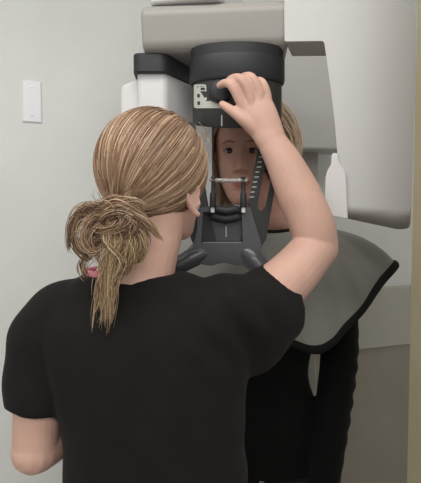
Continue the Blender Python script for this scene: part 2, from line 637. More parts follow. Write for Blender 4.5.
def drum_patch(name, pxs, out, mat, parent, nx=10):
    """curved label on the drum, between two outlines in x at each y: pxs = (x0, x1, y0, y1)"""
    bm = bmesh.new()
    x0, x1, y0, y1 = pxs
    ny = 4
    g = [[bm.verts.new(on_drum(x0 + (x1 - x0) * i / nx, y0 + (y1 - y0) * j / ny, out)) for i in range(nx + 1)] for j in range(ny + 1)]
    h = [[bm.verts.new(on_drum(x0 + (x1 - x0) * i / nx, y0 + (y1 - y0) * j / ny, 0.0002)) for i in range(nx + 1)] for j in range(ny + 1)]
    for j in range(ny):
        for i in range(nx):
            bm.faces.new((g[j][i], g[j][i + 1], g[j + 1][i + 1], g[j + 1][i]))
            bm.faces.new((h[j][i], h[j + 1][i], h[j + 1][i + 1], h[j][i + 1]))
    for j in range(ny):
        bm.faces.new((g[j][0], g[j + 1][0], h[j + 1][0], h[j][0]))
        bm.faces.new((g[j][nx], h[j][nx], h[j + 1][nx], g[j + 1][nx]))
    for i in range(nx):
        bm.faces.new((g[0][i], h[0][i], h[0][i + 1], g[0][i + 1]))
        bm.faces.new((g[ny][i], g[ny][i + 1], h[ny][i + 1], h[ny][i]))
    return bm


def drum_label(name, rects, out, mat, parent):
    big = bmesh.new()
    for rct in rects:
        b = drum_patch(name, rct, out, mat, parent)
        me = bpy.data.meshes.new('t')
        b.to_mesh(me)
        b.free()
        big.from_mesh(me)
        bpy.data.meshes.remove(me)
    return from_bm(name, big, mat, parent)


def drum_strip(name, xs, top, bot, out, mat, parent):
    bm = bmesh.new()
    rows = 5
    def grid(o):
        return [[bm.verts.new(on_drum(x, tp_ + (bt_ - tp_) * k / (rows - 1), o)) for k in range(rows)] for x, tp_, bt_ in zip(xs, top, bot)]
    g, h = grid(out), grid(0.0002)
    n = len(xs)
    for a in range(n - 1):
        for k in range(rows - 1):
            bm.faces.new((g[a][k], g[a + 1][k], g[a + 1][k + 1], g[a][k + 1]))
            bm.faces.new((h[a][k], h[a][k + 1], h[a + 1][k + 1], h[a + 1][k]))
        bm.faces.new((g[a][0], h[a][0], h[a + 1][0], g[a + 1][0]))
        bm.faces.new((g[a][-1], g[a + 1][-1], h[a + 1][-1], h[a][-1]))
    for k in range(rows - 1):
        bm.faces.new((g[0][k], g[0][k + 1], h[0][k + 1], h[0][k]))
        bm.faces.new((g[-1][k], h[-1][k], h[-1][k + 1], g[-1][k + 1]))
    return from_bm(name, bm, mat, parent)


lxs = [193.8, 194.4, 195.5, 197, 199, 201, 203, 204.5, 205.8, 206.3, 206.5, 208, 209.5, 211, 213, 216, 219, 222, 224]
ltop = [86, 85, 84.5, 84.4, 84.3, 84.3, 84.3, 84.4, 85, 86, 95.0, 97.0, 99.0, 101.0, 102, 102.2, 102.2, 102.2, 102.2]
lbot = [106.5, 107.5, 108] + [108.2] * 16
lab = drum_strip('label_plate', lxs, ltop, lbot, 0.0016, M['label'], hs)
drum_strip('label_window', [200.2, 202, 204, 206, 208, 210], [91.2, 91.2, 91.2, 91.2, 94.5, 98], [91.4, 94, 97, 101, 101, 101], 0.0021, M['housing'], lab)
drum_label('label_symbols', [(197.2, 199.8, 94, 97.4), (197.4, 200, 101.4, 104.8), (200.6, 204.8, 87.6, 90), (196, 199.4, 86.6, 87.1), (200, 204.4, 86, 86.5)], 0.0022, M['black'], lab)
drum_label('label_dot', [(205.0, 206.6, 97.5, 100)], 0.0028, M['bright'], lab)
drum_label('index_line', [(221.0, 222.4, 115, 126)], 0.0008, M['line'], hs)

# knob
kc = on_drum(220.5, 92.5)
kn = Shell()
seg = 40
kr = 0.0245
rings = []
for y, r in ((0.012, .020), (0.004, kr), (-0.014, kr * .97), (-0.018, kr * .93), (-0.0195, kr * .85), (-0.0195, .004)):
    ring = []
    for j in range(seg):
        q = 2 * PI * j / seg
        rr = r * (1 + (0.02 * math.cos(q * 10) if r > .02 else 0))
        ring.append((kc.x + rr * math.cos(q), kc.y + y, kc.z + rr * math.sin(q)))
    rings.append(ring)
kn.rings(rings)
ko = kn.build('adjustment_knob', M['black'], hs)
auto_smooth(ko, 40)

# temple plates hanging from the drum to the chin rest
FD = 1.065                                 # distance of the chin-rest frame


def px_outline(pxs, d, r=0.004):
    xz = [(W(x, y, d).x, W(x, y, d).z) for x, y in pxs]
    return [Vector((p[0], d, p[1])) for p in rnd(xz, r, 4)]


def temple(flip=False):
    ax = 228.5
    fx = (lambda p: [(2 * ax - x, y) for x, y in p][::-1]) if flip else (lambda p: p)
    outer = fx([(262, 122), (283, 122), (285, 140), (279, 160), (273, 200), (266, 240), (250, 262), (238, 250), (247, 215), (256, 160), (260, 140)])
    slot = fx([(266, 166), (271.5, 166), (271, 182), (266, 207), (261, 211.5), (257.5, 208), (258.5, 200), (263, 176)])
    return plate('temple_plate', px_outline(outer, FD, 0.004), Vector((0, 0.014, 0)), M['housing'], mach,
                 holes=[px_outline(slot, FD, 0.003)], bevel=0.003, segs=2)


tp = temple()
for i in range(9):
    t = i / 8
    y = 156.5 + t * 40
    x = 261.3 - t * 9.6
    wl = 4.6 if i % 2 == 0 else 3.8
    plate('scale_mark', [W(x - 2.2, y, FD - .0006), W(x - 2.2 + wl, y - 0.3, FD - .0006), W(x - 2.2 + wl, y + 1.0, FD - .0006), W(x - 2.2, y + 1.3, FD - .0006)],
          Vector((0, 0.0012, 0)), M['line'], tp, bevel=0)
temple(True)

# chin rest body with a recessed tray
outer = [(198, 208), (206, 206.5), (250, 206.5), (256, 226), (262, 246), (250, 262), (238, 266), (224, 262.5), (210, 266), (190, 262), (193, 246), (197, 230)]
hole = [(203, 212), (241.5, 212), (243, 243), (201, 243)]
cr = plate('chin_rest', px_outline(outer, FD - 0.018, 0.006), Vector((0, 0.036, 0)), M['gloss'], mach, holes=[px_outline(hole, FD - 0.018, 0.004)], bevel=0.005, segs=4)
plate('recess_panel', px_outline([(201, 209), (246, 209), (247, 246), (198, 246)], FD + 0.006, .004), Vector((0, 0.008, 0)), M['gloss'], cr, bevel=0.002)
a, b = W(201.5, 243.5, FD - .012), W(243, 243.5, FD - .012)
s = Shell()
s.tube([a + Vector((0, 0, .001)), b + Vector((0, 0, .001))], [.0032, .0032], segs=12)
s.build('recess_ledge', M['gloss'], cr)
plate('centre_mark', [W(225.4, 226, FD + .0045), W(227.0, 226, FD + .0045), W(227.0, 237, FD + .0045), W(225.4, 237, FD + .0045)], Vector((0, .0018, 0)), M['line'], cr, bevel=0)
# chin cup between the rods
s = Shell()
s.tube([W(211, 212, FD - .016), W(216, 209.5, FD - .02), W(226, 211, FD - .022), W(236, 209.5, FD - .02), W(241, 212, FD - .016)], [.006, .0085, .0095, .0085, .006], segs=16)
s.tube([W(214, 217, FD - .012), W(226, 219, FD - .014), W(238, 217, FD - .012)], [.009, .011, .009], segs=16)
s.build('chin_cup', M['black'], cr, voxel=.0018, smooth=3)
# handles spreading from the chin rest
for px_pts, rr in (([(213, 250), (203, 253), (190, 259), (177, 266), (168, 270)], (.020, .0215, .0215, .019, .013)),
                   ([(236, 251), (246, 254), (254, 260), (261, 269)], (.020, .0235, .025, .022))):
    s = Shell()
    s.tube([W(x, y, FD + .006 - .007 * i) for i, (x, y) in enumerate(px_pts)], rr, segs=24, wide=(0, 0.3, 1), flat=0.9)
    s.build('hand_grip', M['gloss'], cr)
# bite holder rods and clear bar
for x0, x1, y0 in ((213.6, 212.6, 176), (243.2, 243.4, 178)):
    s = Shell()
    rings = []
    seg = 20
    lv = [(207.5, .0068), (206.5, .0072), (193.5, .0066), (192, .0048), (181, .0046), (180, .0056), (177, .0056), (y0, .0044)]
    for y, r in lv:
        p = W(x1 + (x0 - x1) * (207 - y) / 30, y, FD - .03)
        rings.append([(p.x + r * math.cos(2 * PI * j / seg), p.y + r * math.sin(2 * PI * j / seg), p.z) for j in range(seg)])
    s.rings(rings)
    rod = s.build('bite_rod', M['black'], mach)
    auto_smooth(rod, 40)
    p = W(x1, 210, FD - .03)
    box('rod_clip', (p.x, p.y, p.z), (.008, .008, .012), M['bright'], rod, bevel=.0015)
s = Shell()
s.tube([W(211, 180, FD - .031), W(228, 180.5, FD - .031), W(246, 180.3, FD - .031)], [.0042, .0042, .0042], segs=14, n=20)
s.tube([W(220, 180.5, FD - .031), W(229, 181.5, FD + .02), W(237, 180.5, FD - .031)], [.003, .004, .003], segs=12, n=20)
s.build('bite_bar', M['clear'], mach)

# ------------------------------------------------------------------ people: shared shapes


def head_shell(features=True):
    lv = [  # z, half width, front, back, (local: +y is where the face looks, z=0 eye line)
        (-.119, .010, .080, .052), (-.115, .022, .088, .034), (-.104, .034, .0925, .012), (-.088, .044, .0905, -.004), (-.068, .054, .0895, -.026),
        (-.046, .061, .0885, -.058), (-.022, .067, .0880, -.076), (0, .070, .0865, -.088), (.025, .0725, .0900, -.095), (.052, .0735, .0885, -.097),
        (.077, .068, .0795, -.090), (.096, .055, .060, -.070), (.108, .036, .036, -.046), (.114, .012, .012, -.018)]
    B = spline_rows(np.array(lv, float), 90)
    segs = 96
    th = np.linspace(0, 2 * PI, segs, endpoint=False)
    rings = []
    for z, w, f, b in B:
        y0 = min(0.01, f - 0.4 * (f - b)) if z > -.06 else (f * 0.45 + b * 0.55)
        cs, sn = np.cos(th), np.sin(th)
        pw = 2.25
        x = w * np.sign(cs) * np.abs(cs) ** (2 / pw)
        y = np.where(sn > 0, y0 + (f - y0) * np.abs(sn) ** (2 / pw), y0 + (b - y0) * np.abs(sn) ** (2 / pw))
        zz = np.full_like(x, z)
        if features:
            fr = np.clip((y - 0.03) / 0.04, 0, 1)
            G = lambda cx, cz, sx, sz: np.exp(-((x - cx) / sx) ** 2 - ((z - cz) / sz) ** 2)
            d = np.zeros_like(x)
            # nose
            t = np.clip((0.012 - z) / 0.052, 0, 1)
            hgt = 0.004 + 0.025 * t ** 1.15
            fall = 1 / (1 + math.exp(-(z + 0.047) / 0.0022)) * (1 / (1 + math.exp((z - 0.012) / 0.004)))
            d += hgt * fall * np.exp(-(x / (0.0065 + 0.0055 * t)) ** 2)
            for s in (-1, 1):
                d += 0.012 * G(s * .0145, -.0405, .0062, .006)
                d -= 0.007 * G(s * .0075, -.0475, .004, .0025)
                d -= 0.0105 * G(s * .030, 0.000, .0155, .0105)
                d += 0.0042 * G(s * .031, .019, .02, .008)
                d += 0.005 * G(s * .040, -.034, .02, .018)
                d -= 0.004 * G(s * .030, -.062, .006, .012)
            d += 0.0062 * G(0, -.0635, .020, .0045)
            d += 0.0072 * G(0, -.0765, .017, .0055)
            d -= 0.0050 * G(0, -.0698, .022, .0022)
            d -= 0.0035 * G(0, -.088, .016, .005)
            d += 0.0055 * G(0, -.104, .016, .010)
            y = y + d * fr
        rings.append(np.stack([x, y, zz], 1))
    return rings


def xform(P, mat):
    P = np.asarray(P)
    m = np.array(mat)
    return P @ m[:3, :3].T + m[:3, 3]


def ear_shell(S, side, mat, dz=0.0, dy=0.0, sc_=1.0):
    """rim, lobe and bowl of an ear on the side of the head"""
    T = lambda p: Vector(xform(np.array([(side * (.0715 + (abs(p[0]) - .0715) * (2.0 if sc_ > 1 else 1)), p[1] * sc_ + dy, p[2] * sc_ + dz)]), mat)[0])
    x = 0.0715 * side
    rim = [(x, .004, -.012), (x + side * .006, .007, .006), (x + side * .010, .000, .017), (x + side * .014, -.012, .018), (x + side * .016, -.020, .008),
           (x + side * .013, -.019, -.010), (x + side * .008, -.011, -.026), (x + side * .004, -.003, -.036), (x, .004, -.033)]
    S.tube([T(p) for p in rim], [.0035, .004, .004, .0042, .0042, .004, .0045, .0055, .004], segs=10, n=40)
    S.tube([T((x - side * .004, .002, -.030)), T((x + side * .003, -.006, -.012)), T((x + side * .005, -.010, .010))], [.008, .013, .011], segs=14,
           wide=tuple(np.array(mat)[:3, :3] @ np.array((0, 1, 0))), flat=0.35)
    S.tube([T((x, .006, -.018)), T((x + side * .005, .002, -.015))], [.005, .004], segs=10)


def flat_ear(S, side, mat, c=(.0715, .006, -.036), tilt=15, size=1.0):
    """ear lying close to the head: bowl, raised rim, inner fold and lobe"""
    a = math.radians(tilt)
    n = Vector((math.cos(a) * side, -math.sin(a), 0))
    u = Vector((math.sin(a) * side, math.cos(a), 0))
    c = Vector((c[0] * side, c[1], c[2]))
    T = lambda y, z, x: mat @ (c + (u * (y + .18 * z * -1) + Vector((0, 0, 1)) * z) * size + n * x)
    R3 = mat.to_3x3()
    wd = tuple(R3 @ u)
    S.tube([T(.002, -.020, .000), T(-.002, .000, .003), T(-.002, .018, .004)], [.011, .016, .014], segs=18, wide=wd, flat=.40)
    S.tube([T(.012, .000, .005), T(.014, .014, .008), T(.004, .027, .009), T(-.010, .024, .010), T(-.0165, .008, .010), T(-.013, -.010, .009), T(-.004, -.024, .006), T(.004, -.029, .005)],
           [.0034, .0038, .004, .0042, .004, .0038, .0052, .0058], segs=10, n=50)
    S.tube([T(.001, .018, .006), T(-.007, .008, .0075), T(-.006, -.008, .007), T(.002, -.015, .006)], [.0026, .003, .003, .003], segs=8, n=24)
    S.tube([T(.011, -.004, .005), T(.010, -.012, .007)], [.0045, .004], segs=8)


def hand(S, wrist, direction, normal, side, curl=0.5, size=1.0):
    """five-fingered relaxed hand; normal = out of the back of the hand, side=+1 if thumb lies along direction x normal"""
    D = Vector(direction).normalized()
    N = Vector(normal)
    N = (N - D * N.dot(D)).normalized()
    U = D.cross(N) * side                     # towards the thumb
    w = Vector(wrist)
    S.tube([w - D * .02, w + D * .02, w + D * .06, w + D * .088 * size], [.026, .030, .039, .036], segs=20, wide=tuple(U), flat=[.75, .62, .42, .36])
    for off, l, r in ((.029, .070, .0088), (.0095, .079, .009), (-.0105, .073, .0086), (-.029, .056, .0076)):
        base = w + D * (.082 - abs(off) * .15) + U * off
        a = 0.25 + curl * 0.6
        p = [base - D * .02, base]
        ang = 0
        q = base
        for fr, add in ((.45, a * .8), (.30, a), (.25, a * .7)):
            ang += add
            q = q + (D * math.cos(ang) - N * math.sin(ang)) * l * fr
            p.append(q)
        S.tube(p, [r, r, r * .95, r * .88, r * .74], segs=12, n=26)
    b = w + D * .018 + U * .022
    S.tube([b, b + D * .026 + U * .022 - N * .008, b + D * .052 + U * .030 - N * .018, b + D * .076 + U * .030 - N * .030], [.0125, .0125, .0105, .0082], segs=12, n=24)


def strands_mesh(name, lines, parent, mat, cols, rad):
    """many thin three-sided strands in one mesh, each with its own hair colour"""
    V, Fc, C = [], [], []
    base = 0
    for P, c, r in zip(lines, cols, rad):
        P = np.asarray(P)
        n = len(P)
        T = np.gradient(P, axis=0)
        T /= np.linalg.norm(T, axis=1)[:, None] + 1e-9
        ref = np.array((0.3, 0.9, 0.31))
        u = np.cross(T, ref)
        u /= np.linalg.norm(u, axis=1)[:, None] + 1e-9
        w = np.cross(T, u)
        tt = np.linspace(0, 1, n)
        R = r * np.clip(np.minimum(1, (1 - tt) * 5 + .25), 0, 1)
        for k in range(3):
            a = 2 * PI * k / 3
            V.append(P + (u * math.cos(a) + w * math.sin(a)) * R[:, None])
        for i in range(n - 1):
            for k in range(3):
                k2 = (k + 1) % 3
                Fc.append((base + k * n + i, base + k2 * n + i, base + k2 * n + i + 1, base + k * n + i + 1))
        cc = np.ones((3 * n, 4))
        cc[:, :3] = c
        C.append(cc)
        base += 3 * n
    V = np.vstack(V)
    me = bpy.data.meshes.new(name)
    me.from_pydata(V.tolist(), [], Fc)
    at = me.color_attributes.new('strand_color', 'FLOAT_COLOR', 'POINT')
    at.data.foreach_set('color', np.vstack(C).ravel())
    o = link_mesh(name, me, mat)
    if parent:
        set_parent(o, parent)
    return o


def blonde(n, dark=(0.15, 0.085, 0.052), mid=(0.315, 0.195, 0.122), light=(0.72, 0.52, 0.35), pl=0.25, pd=0.3):
    out = []
    for _ in range(n):
        q = rng.random()
        j = 1 + rng.normal() * 0.10
        if q < pl:
            t = rng.random()
            c = np.array(mid) * (1 - t) + np.array(light) * t
        elif q < pl + pd:
            t = rng.random()
            c = np.array(mid) * (1 - t) + np.array(dark) * t
        else:
            c = np.array(mid)
        out.append(np.clip(c * j, 0.01, 0.9))
    return out


def shoe(S, ankle, yaw):
    f = Vector((math.sin(yaw), math.cos(yaw), 0))
    a = Vector((ankle[0], ankle[1], 0))
    S.tube([a - f * .06 + Vector((0, 0, .042)), a + Vector((0, 0, .045)), a + f * .09 + Vector((0, 0, .036)), a + f * .16 + Vector((0, 0, .028))],
           [.036, .040, .046, .036], segs=20, wide=(f.y, -f.x, 0), flat=[1.1, 1.05, .75, .68])


def legs(S, pel, hip, knee, ankle, yaw, rr=(.095, .07, .055), k_=1.0, up=.05):
    c = Vector((math.cos(yaw), -math.sin(yaw), 0))
    for s in (-1, 1):
        h = Vector(pel) + c * s * hip
        k = Vector(knee) + c * s * (hip * .95)
        a = Vector(ankle) + c * s * (hip * .95)
        S.tube([h + Vector((0, 0, up)), h * .5 + k * .5, k, k * .5 + a * .5, a], [rr[0], rr[0] * .92, rr[1], rr[1] * .92, rr[2]], segs=22)
    S.stack([(pel[0], pel[1], pel[2] - .06, .12 * k_, .095 * k_, -yaw, 2.2), (pel[0], pel[1], pel[2], .165 * k_, .112 * k_, -yaw, 2.3), (pel[0], pel[1], pel[2] + .06, .155 * k_, .105 * k_, -yaw, 2.3)])


def fold(co, *terms):
    return sum(a * np.sin(co @ np.array(k) + p) for a, k, p in terms)


# ------------------------------------------------------------------ the technician, seen from behind
tech = empty('person', (-0.10, 0.86, 0),
             'person seen from behind in a black short-sleeved top, blonde messy bun, turning a knob', 'person')
TY = math.radians(30)
HCt = W(155, 179, 0.875)                     # head centre at eye height
Hm = Matrix.Translation(HCt) @ Matrix.Rotation(-TY, 4, 'Z') @ Matrix.Rotation(math.radians(4), 4, 'X')
B = Shell()
B.rings([[tuple(p) for p in xform(r, Hm)] for r in head_shell()])
flat_ear(B, 1, Hm)
flat_ear(B, -1, Hm)
nb = W(134, 288, 0.868)
B.tube([W(136, 322, 0.87), nb, W(143, 256, 0.864), W(153, 224, 0.868), W(160, 190, .875)], [.080, .076, .062, .056, .05], segs=24)
# torso inside the top
tor = [(-.10, .855, .86, .150, .100, TY * .5, 2.4), (-.102, .858, .98, .138, .090, TY * .5, 2.4), (-.108, .865, 1.10, .146, .095, .25, 2.4), (-.110, .870, 1.20, .158, .095, .25, 2.4),
       (-.110, .872, 1.265, .140, .080, .2, 2.3), (-.108, .87, 1.30, .085, .062, .1, 2.2)]
tor = [(a, b, c, d, e, -f if False else 0.0 - f * -1 * 0, g) for a, b, c, d, e, f, g in tor]
B.stack(tor)
# right arm, raised to the knob
sh_r = Vector((.050, .885, 1.232))
el_r = W(316, 247, 1.0)
wr_r = W(272.5, 143, 1.005)
up_m = sh_r * .45 + el_r * .55 + Vector((.004, 0, -.010))
B.tube([sh_r + Vector((-.07, -.01, -.01)), sh_r, up_m, el_r], [.05, .058, .052, .046], segs=24)
B.tube([el_r + (el_r - up_m) * .02, W(312, 226, .995), W(298, 193, .998), W(284, 163, 1.002), wr_r], [.045, .047, .0455, .0375, .031], segs=24, n=40,
       wide=(1, 0, .3), flat=[.98, .95, .9, .82, .74])
B.ellipsoid(W(319, 249, 1.005), (.040, .040, .040))
# hand on the knob
B.tube([wr_r, W(267, 131, 1.006), W(260, 116, 1.005), W(253.5, 100, 1.008)], [.0305, .034, .0375, .0355], segs=24, n=30, wide=(1, 0, .12), flat=[.74, .6, .47, .38])
HD = .028
FG = [
    ([(245, 112, .977), (239, 99, .973), (231.5, 85.5, .970), (225, 83.2, .981), (219.5, 85.5, .990)], (.0090, .0092, .0086, .0078, .0066)),
    ([(252, 108, .975), (249, 93.5, .970), (241, 79.5, .967), (232.5, 78.8, .984), (227, 82.5, 1.000)], (.0090, .0095, .0089, .0081, .007)),
    ([(259, 108, .977), (259, 92.5, .973), (252, 78, .971), (244.5, 76.8, .990), (238.5, 80, 1.008)], (.0088, .0092, .0087, .0079, .007)),
    ([(265, 112, .981), (267.5, 98, .980), (263, 83.5, .979), (257, 80.5, .996), (251.5, 83, 1.011)], (.0082, .0085, .0078, .0071, .0062)),
]
for pts, rr in FG:
    B.tube([W(p[0], p[1], p[2] + HD) for p in pts], [q * 1.13 for q in rr], segs=14, n=34)
B.tube([W(261, 136, 1.012), W(252, 127, 1.004), W(242.5, 119, 1.0), (W(233, 111.5, 1.006)), W(222.5, 104.5, 1.018)], [.016, .0152, .0125, .0112, .0085], segs=16, n=36)
B.tube([W(256, 121, 1.007), W(249, 114, 1.007), W(243, 107, 1.01)], [.015, .012, .009], segs=14, wide=(1, 0, .5), flat=.5)
# left arm, elbow bent, forearm going forward in front of the body
sh_l = Vector((-.285, .868, 1.235))
el_l = W(35, 450, 0.845)
wr_l = Vector((-.225, 1.06, 1.00))
B.tube([sh_l + Vector((.06, 0, 0)), sh_l, sh_l * .5 + el_l * .5 + Vector((-.006, 0, 0)), el_l], [.042, .046, .046, .040], segs=24)
B.tube([el_l, el_l * .6 + wr_l * .4, wr_l], [.042, .041, .028], segs=22, n=26)
hand(B, wr_l, (wr_l - el_l), (-.3, .1, .9), 1, 0.5)
legs(B, (-.10, .86, .86), .085, (-.095, .87, .46), (-.09, .855, .07), TY * .5, (.075, .055, .04), .80, 0)
body = B.build('body', [M['skin']], tech, voxel=.0026, smooth=5)

# black top
S = Shell()
z = lambda py, d=.79: W(150, py, d).z
S.stack([(-.098, .862, .72, .182, .128, .1, 2.6), (-.098, .862, .80, .174, .122, .1, 2.6), (-.098, .862, .90, .166, .116, .1, 2.6), (-.100, .862, 1.00, .164, .112, .1, 2.6), (-.106, .866, 1.10, .172, .114, .1, 2.6),
         (-.112, .868, 1.18, .186, .112, .1, 2.5), (-.112, .870, 1.235, .190, .104, .1, 2.4), (-.114, .872, 1.272, .172, .088, .1, 2.2), (-.126, .872, 1.300, .130, .078, .1, 2.1), (-.135, .871, 1.318, .092, .070, .05, 2.0)], n=60, segs=48)
cuff = W(278.5, 301, .952)
S.tube([Vector((-.055, .868, 1.235)), Vector((.02, .872, 1.240)), Vector((.080, .897, 1.235)), cuff], [.062, .076, .080, .080], segs=30, n=40, wide=(.36, .05, -.93), flat=[1, 1, .9, .80], end_cap=False)
slv = sh_l * .31 + el_l * .69
S.tube([Vector((-.17, .87, 1.225)), Vector((-.255, .868, 1.240)), Vector((-.30, .866, 1.19)), slv + Vector((-.004, 0, 0)), ], [.066, .066, .068, .061], segs=30, n=40, end_cap=False)
# soft bridge between sleeve and side
S.tube([Vector((.02, .875, 1.20)), Vector((.075, .90, 1.175)), W(281, 322, .940)], [.06, .058, .040], segs=20)


def tech_fold(co):
    x, y, zz = co.T
    d = 0.0022 * np.sin(60 * x + 22 * zz + 3 * np.sin(14 * zz)) * np.clip((1.25 - zz) * 4, 0, 1)
    d += 0.006 * np.sin(95 * (x - .05) + 70 * (zz - 1.25)) * np.exp(-((x - .035) / .06) ** 2 - ((zz - 1.235) / .06) ** 2)
    d += 0.003 * np.sin(75 * zz - 30 * x) * np.clip((x - .02) * 8, 0, 1) * np.clip((1.2 - zz) * 5, 0, 1)
    d += 0.002 * np.sin(60 * zz + 25 * x) * np.clip((-.24 - x) * 10, 0, 1)
    return d


top = S.build('scrub_top', M['scrub'], tech, voxel=.005, smooth=8, disp=tech_fold)
# pink undershirt edge at the neck
S = Shell()
rings = []
for q in np.linspace(math.radians(150), math.radians(235), 16):
    c = Vector((-.135 + .091 * math.cos(q), .871 + .069 * math.sin(q), 1.3195))
    o_ = Vector((math.cos(q), math.sin(q), 0))
    rings.append([c + o_ * .003 * math.cos(a) + Vector((0, 0, .007 * math.sin(a))) for a in np.linspace(0, 2 * PI, 8, endpoint=False)])
S.rings(rings)
S.build('undershirt', M['pink'], tech)
# trousers and shoes (below the frame)
S = Shell()
legs(S, (-.10, .86, .86), .088, (-.095, .87, .46), (-.09, .855, .09), TY * .5, (.095, .08, .07), .88, -.05)
S.build('trousers', M['trouser'], tech, voxel=.008, smooth=4)
c = Vector((math.cos(TY * .5), -math.sin(TY * .5), 0))
for s_ in (-1, 1):
    S = Shell()
    p = Vector((-.09, .855, 0)) + c * s_ * .0836
    shoe(S, p, TY * .5)
    S.build('shoe', M['shoe'], tech, voxel=.004, smooth=3)

# ---- hair of the technician
Hi = Hm
hc = Vector((0, -.004, .022))                # hair centre, in head space
hr = np.array((.088, .113, .101))            # hair ellipsoid
BUN = W(116, 214, 0.795)                     # where the hair is gathered
bl = Hm.inverted() @ BUN
bd = np.array(bl - hc) / hr
bun_len = np.linalg.norm(bd)
bdir = bd / bun_len


def on_head(dirs, lift):
    return dirs * hr * lift[:, None] + np.array(hc)


def slerp(a, b, t):
    om = math.acos(max(-1, min(1, float(a.dot(b)))))
    return (np.sin((1 - t) * om)[:, None] * a + np.sin(t * om)[:, None] * b) / math.sin(om)


lines, rad, fair = [], [], []
N_S = 5200


def hairline(a):
    fa = abs(a)
    if fa < 1.0:
        return .42
    if fa < 1.5:
        return .42 - (fa - 1.0) * 1.05
    if fa < 2.0:
        return -.105 - (fa - 1.5) * 1.25
    return -.73 - (fa - 2.0) * .06


cnt = 0
while cnt < N_S:
    # starts all over the scalp above the hairline, and along its edge
    d0 = rng.normal(size=3)
    d0 /= np.linalg.norm(d0)
    a = math.atan2(d0[0], d0[1])
    lim = hairline(a)
    el = math.asin(d0[2])
    if cnt % 3 == 0:
        el = lim + abs(rng.normal()) * .06
        d0 = np.array((math.sin(a) * math.cos(el), math.cos(a) * math.cos(el), math.sin(el)))
    elif el < lim:
        continue
    om = math.acos(max(-1, min(1, float(d0.dot(bdir)))))
    if om < .12:
        continue
    n = 22
    t = np.linspace(0, 1, n)
    # strands bow downward a little: mix of two arcs
    dirs = slerp(d0, bdir, t)
    sag = np.sin(t * PI) * 0.10
    dirs = dirs + np.outer(sag, (0, -.15, -.35)) * (0.4 + 0.6 * max(0, d0[2]))
    wob = rng.normal(size=3) * .012
    dirs = dirs + np.outer(np.sin(t * PI), wob)
    dirs /= np.linalg.norm(dirs, axis=1)[:, None]
    lift = 1.0 + rng.uniform(.0, .035) + 0.012 * np.sin(t * PI * rng.uniform(1, 2.5) + rng.uniform(0, 6)) * rng.random()
    lift = lift + (bun_len - 1.0) * np.clip((t - .8) / .2, 0, 1) ** 2
    P = on_head(dirs, lift * np.ones(n) if np.isscalar(lift) else lift)
    lines.append(xform(P, Hm))
    fair.append(d0[0] > .45 or d0[0] < -.8)
    rad.append(rng.uniform(.0005, .0010))
    cnt += 1
cols = [blonde(1, pl=.40, pd=.2)[0] if b_ else blonde(1, pl=.20, pd=.42)[0] for b_ in fair]
strands_mesh('hair', lines, tech, M['hair'], cols, rad)
# scalp-hugging under layer
bm = bmesh.new()
bmesh.ops.create_uvsphere(bm, u_segments=64, v_segments=40, radius=1.0)
dl = []
for v in bm.verts:
    d = np.array(v.co)
    a = math.atan2(d[0], d[1])
    el = math.asin(max(-1, min(1, d[2])))
    if el < hairline(a) - .02:
        dl.append(v)
    v.co = Vector(d * hr * .992) + hc
bmesh.ops.delete(bm, geom=dl, context='VERTS')
bmesh.ops.transform(bm, matrix=Hm, verts=bm.verts)
r = bmesh.ops.solidify(bm, geom=bm.faces[:], thickness=.006)
from_bm('hair_underlayer', bm, M['scalp'], tech)

# messy bun and tail: locks, each a bundle of strands along a hand-placed path
lines, rad, lcol = [], [], []


def lock(path, n, spread, r=(.0005, .0009), frizz=.0025, pal=None, taper=.5):
    P0 = spline([W(*p) for p in path], 26)
    L = len(P0)
    t = np.linspace(0, 1, L)
    for _ in range(n):
        off = rng.normal(size=3) * spread
        w = 1 - taper * np.abs(2 * t - 1) ** 2
        P = P0 + np.outer(w, off)
        ph = rng.uniform(0, 6, 3)
        fr = rng.uniform(.4, 1.4)
        for k in range(3):
            P[:, k] += frizz * np.sin(t * PI * 2 * fr + ph[k]) * rng.normal() * np.minimum(1, t * 3)
        cut = int(L * rng.uniform(.72, 1.0))
        lines.append(P[:max(8, cut)])
        rad.append(rng.uniform(*r))
        lcol.append(blonde(1, **(pal or {}))[0])


PD = dict(dark=(.10, .056, .036), pl=.14, pd=.66)
PL = dict(mid=(.40, .27, .17), light=(.70, .53, .37), pl=.35, pd=.2)
PG = dict(mid=(.33, .225, .125), light=(.58, .44, .27), pl=.3, pd=.35)
# core knot
for i in range(26):
    a0 = rng.uniform(0, 2 * PI)
    rr0 = rng.uniform(8, 21)
    cx, cy = 113 + rng.normal() * 5, 222 + rng.normal() * 6
    dd = rng.uniform(.755, .80)
    tl = rng.uniform(.5, 1.0)
    path = []
    for k in range(8):
        q = a0 + k * .75
        path.append((cx + rr0 * math.cos(q) * 1.1, cy + rr0 * tl * math.sin(q), dd - .012 * math.sin(q + 1)))
    lock(path, 20, .0035, pal=PD if i % 2 else None, frizz=.003)
# loops on the left
lock([(112, 214, .775), (98, 209, .765), (84, 212, .76), (74, 226, .76), (75, 244, .765), (86, 257, .77), (97, 258, .775)], 46, .0035, pal=PD)
lock([(108, 211, .775), (92, 204, .765), (78, 210, .76), (70, 226, .76), (68, 246, .765), (70, 254, .765)], 30, .003)
lock([(110, 216, .77), (96, 216, .758), (85, 224, .752), (82, 238, .752), (90, 250, .755), (101, 248, .76), (106, 238, .765)], 46, .0032, pal=PL)
lock([(108, 222, .77), (98, 225, .755), (90, 233, .752), (90, 246, .755), (98, 258, .76), (100, 272, .765)], 36, .003, pal=PD)
lock([(105, 240, .775), (92, 250, .77), (82, 262, .775), (84, 274, .78), (90, 280, .785)], 26, .003, pal=PD)
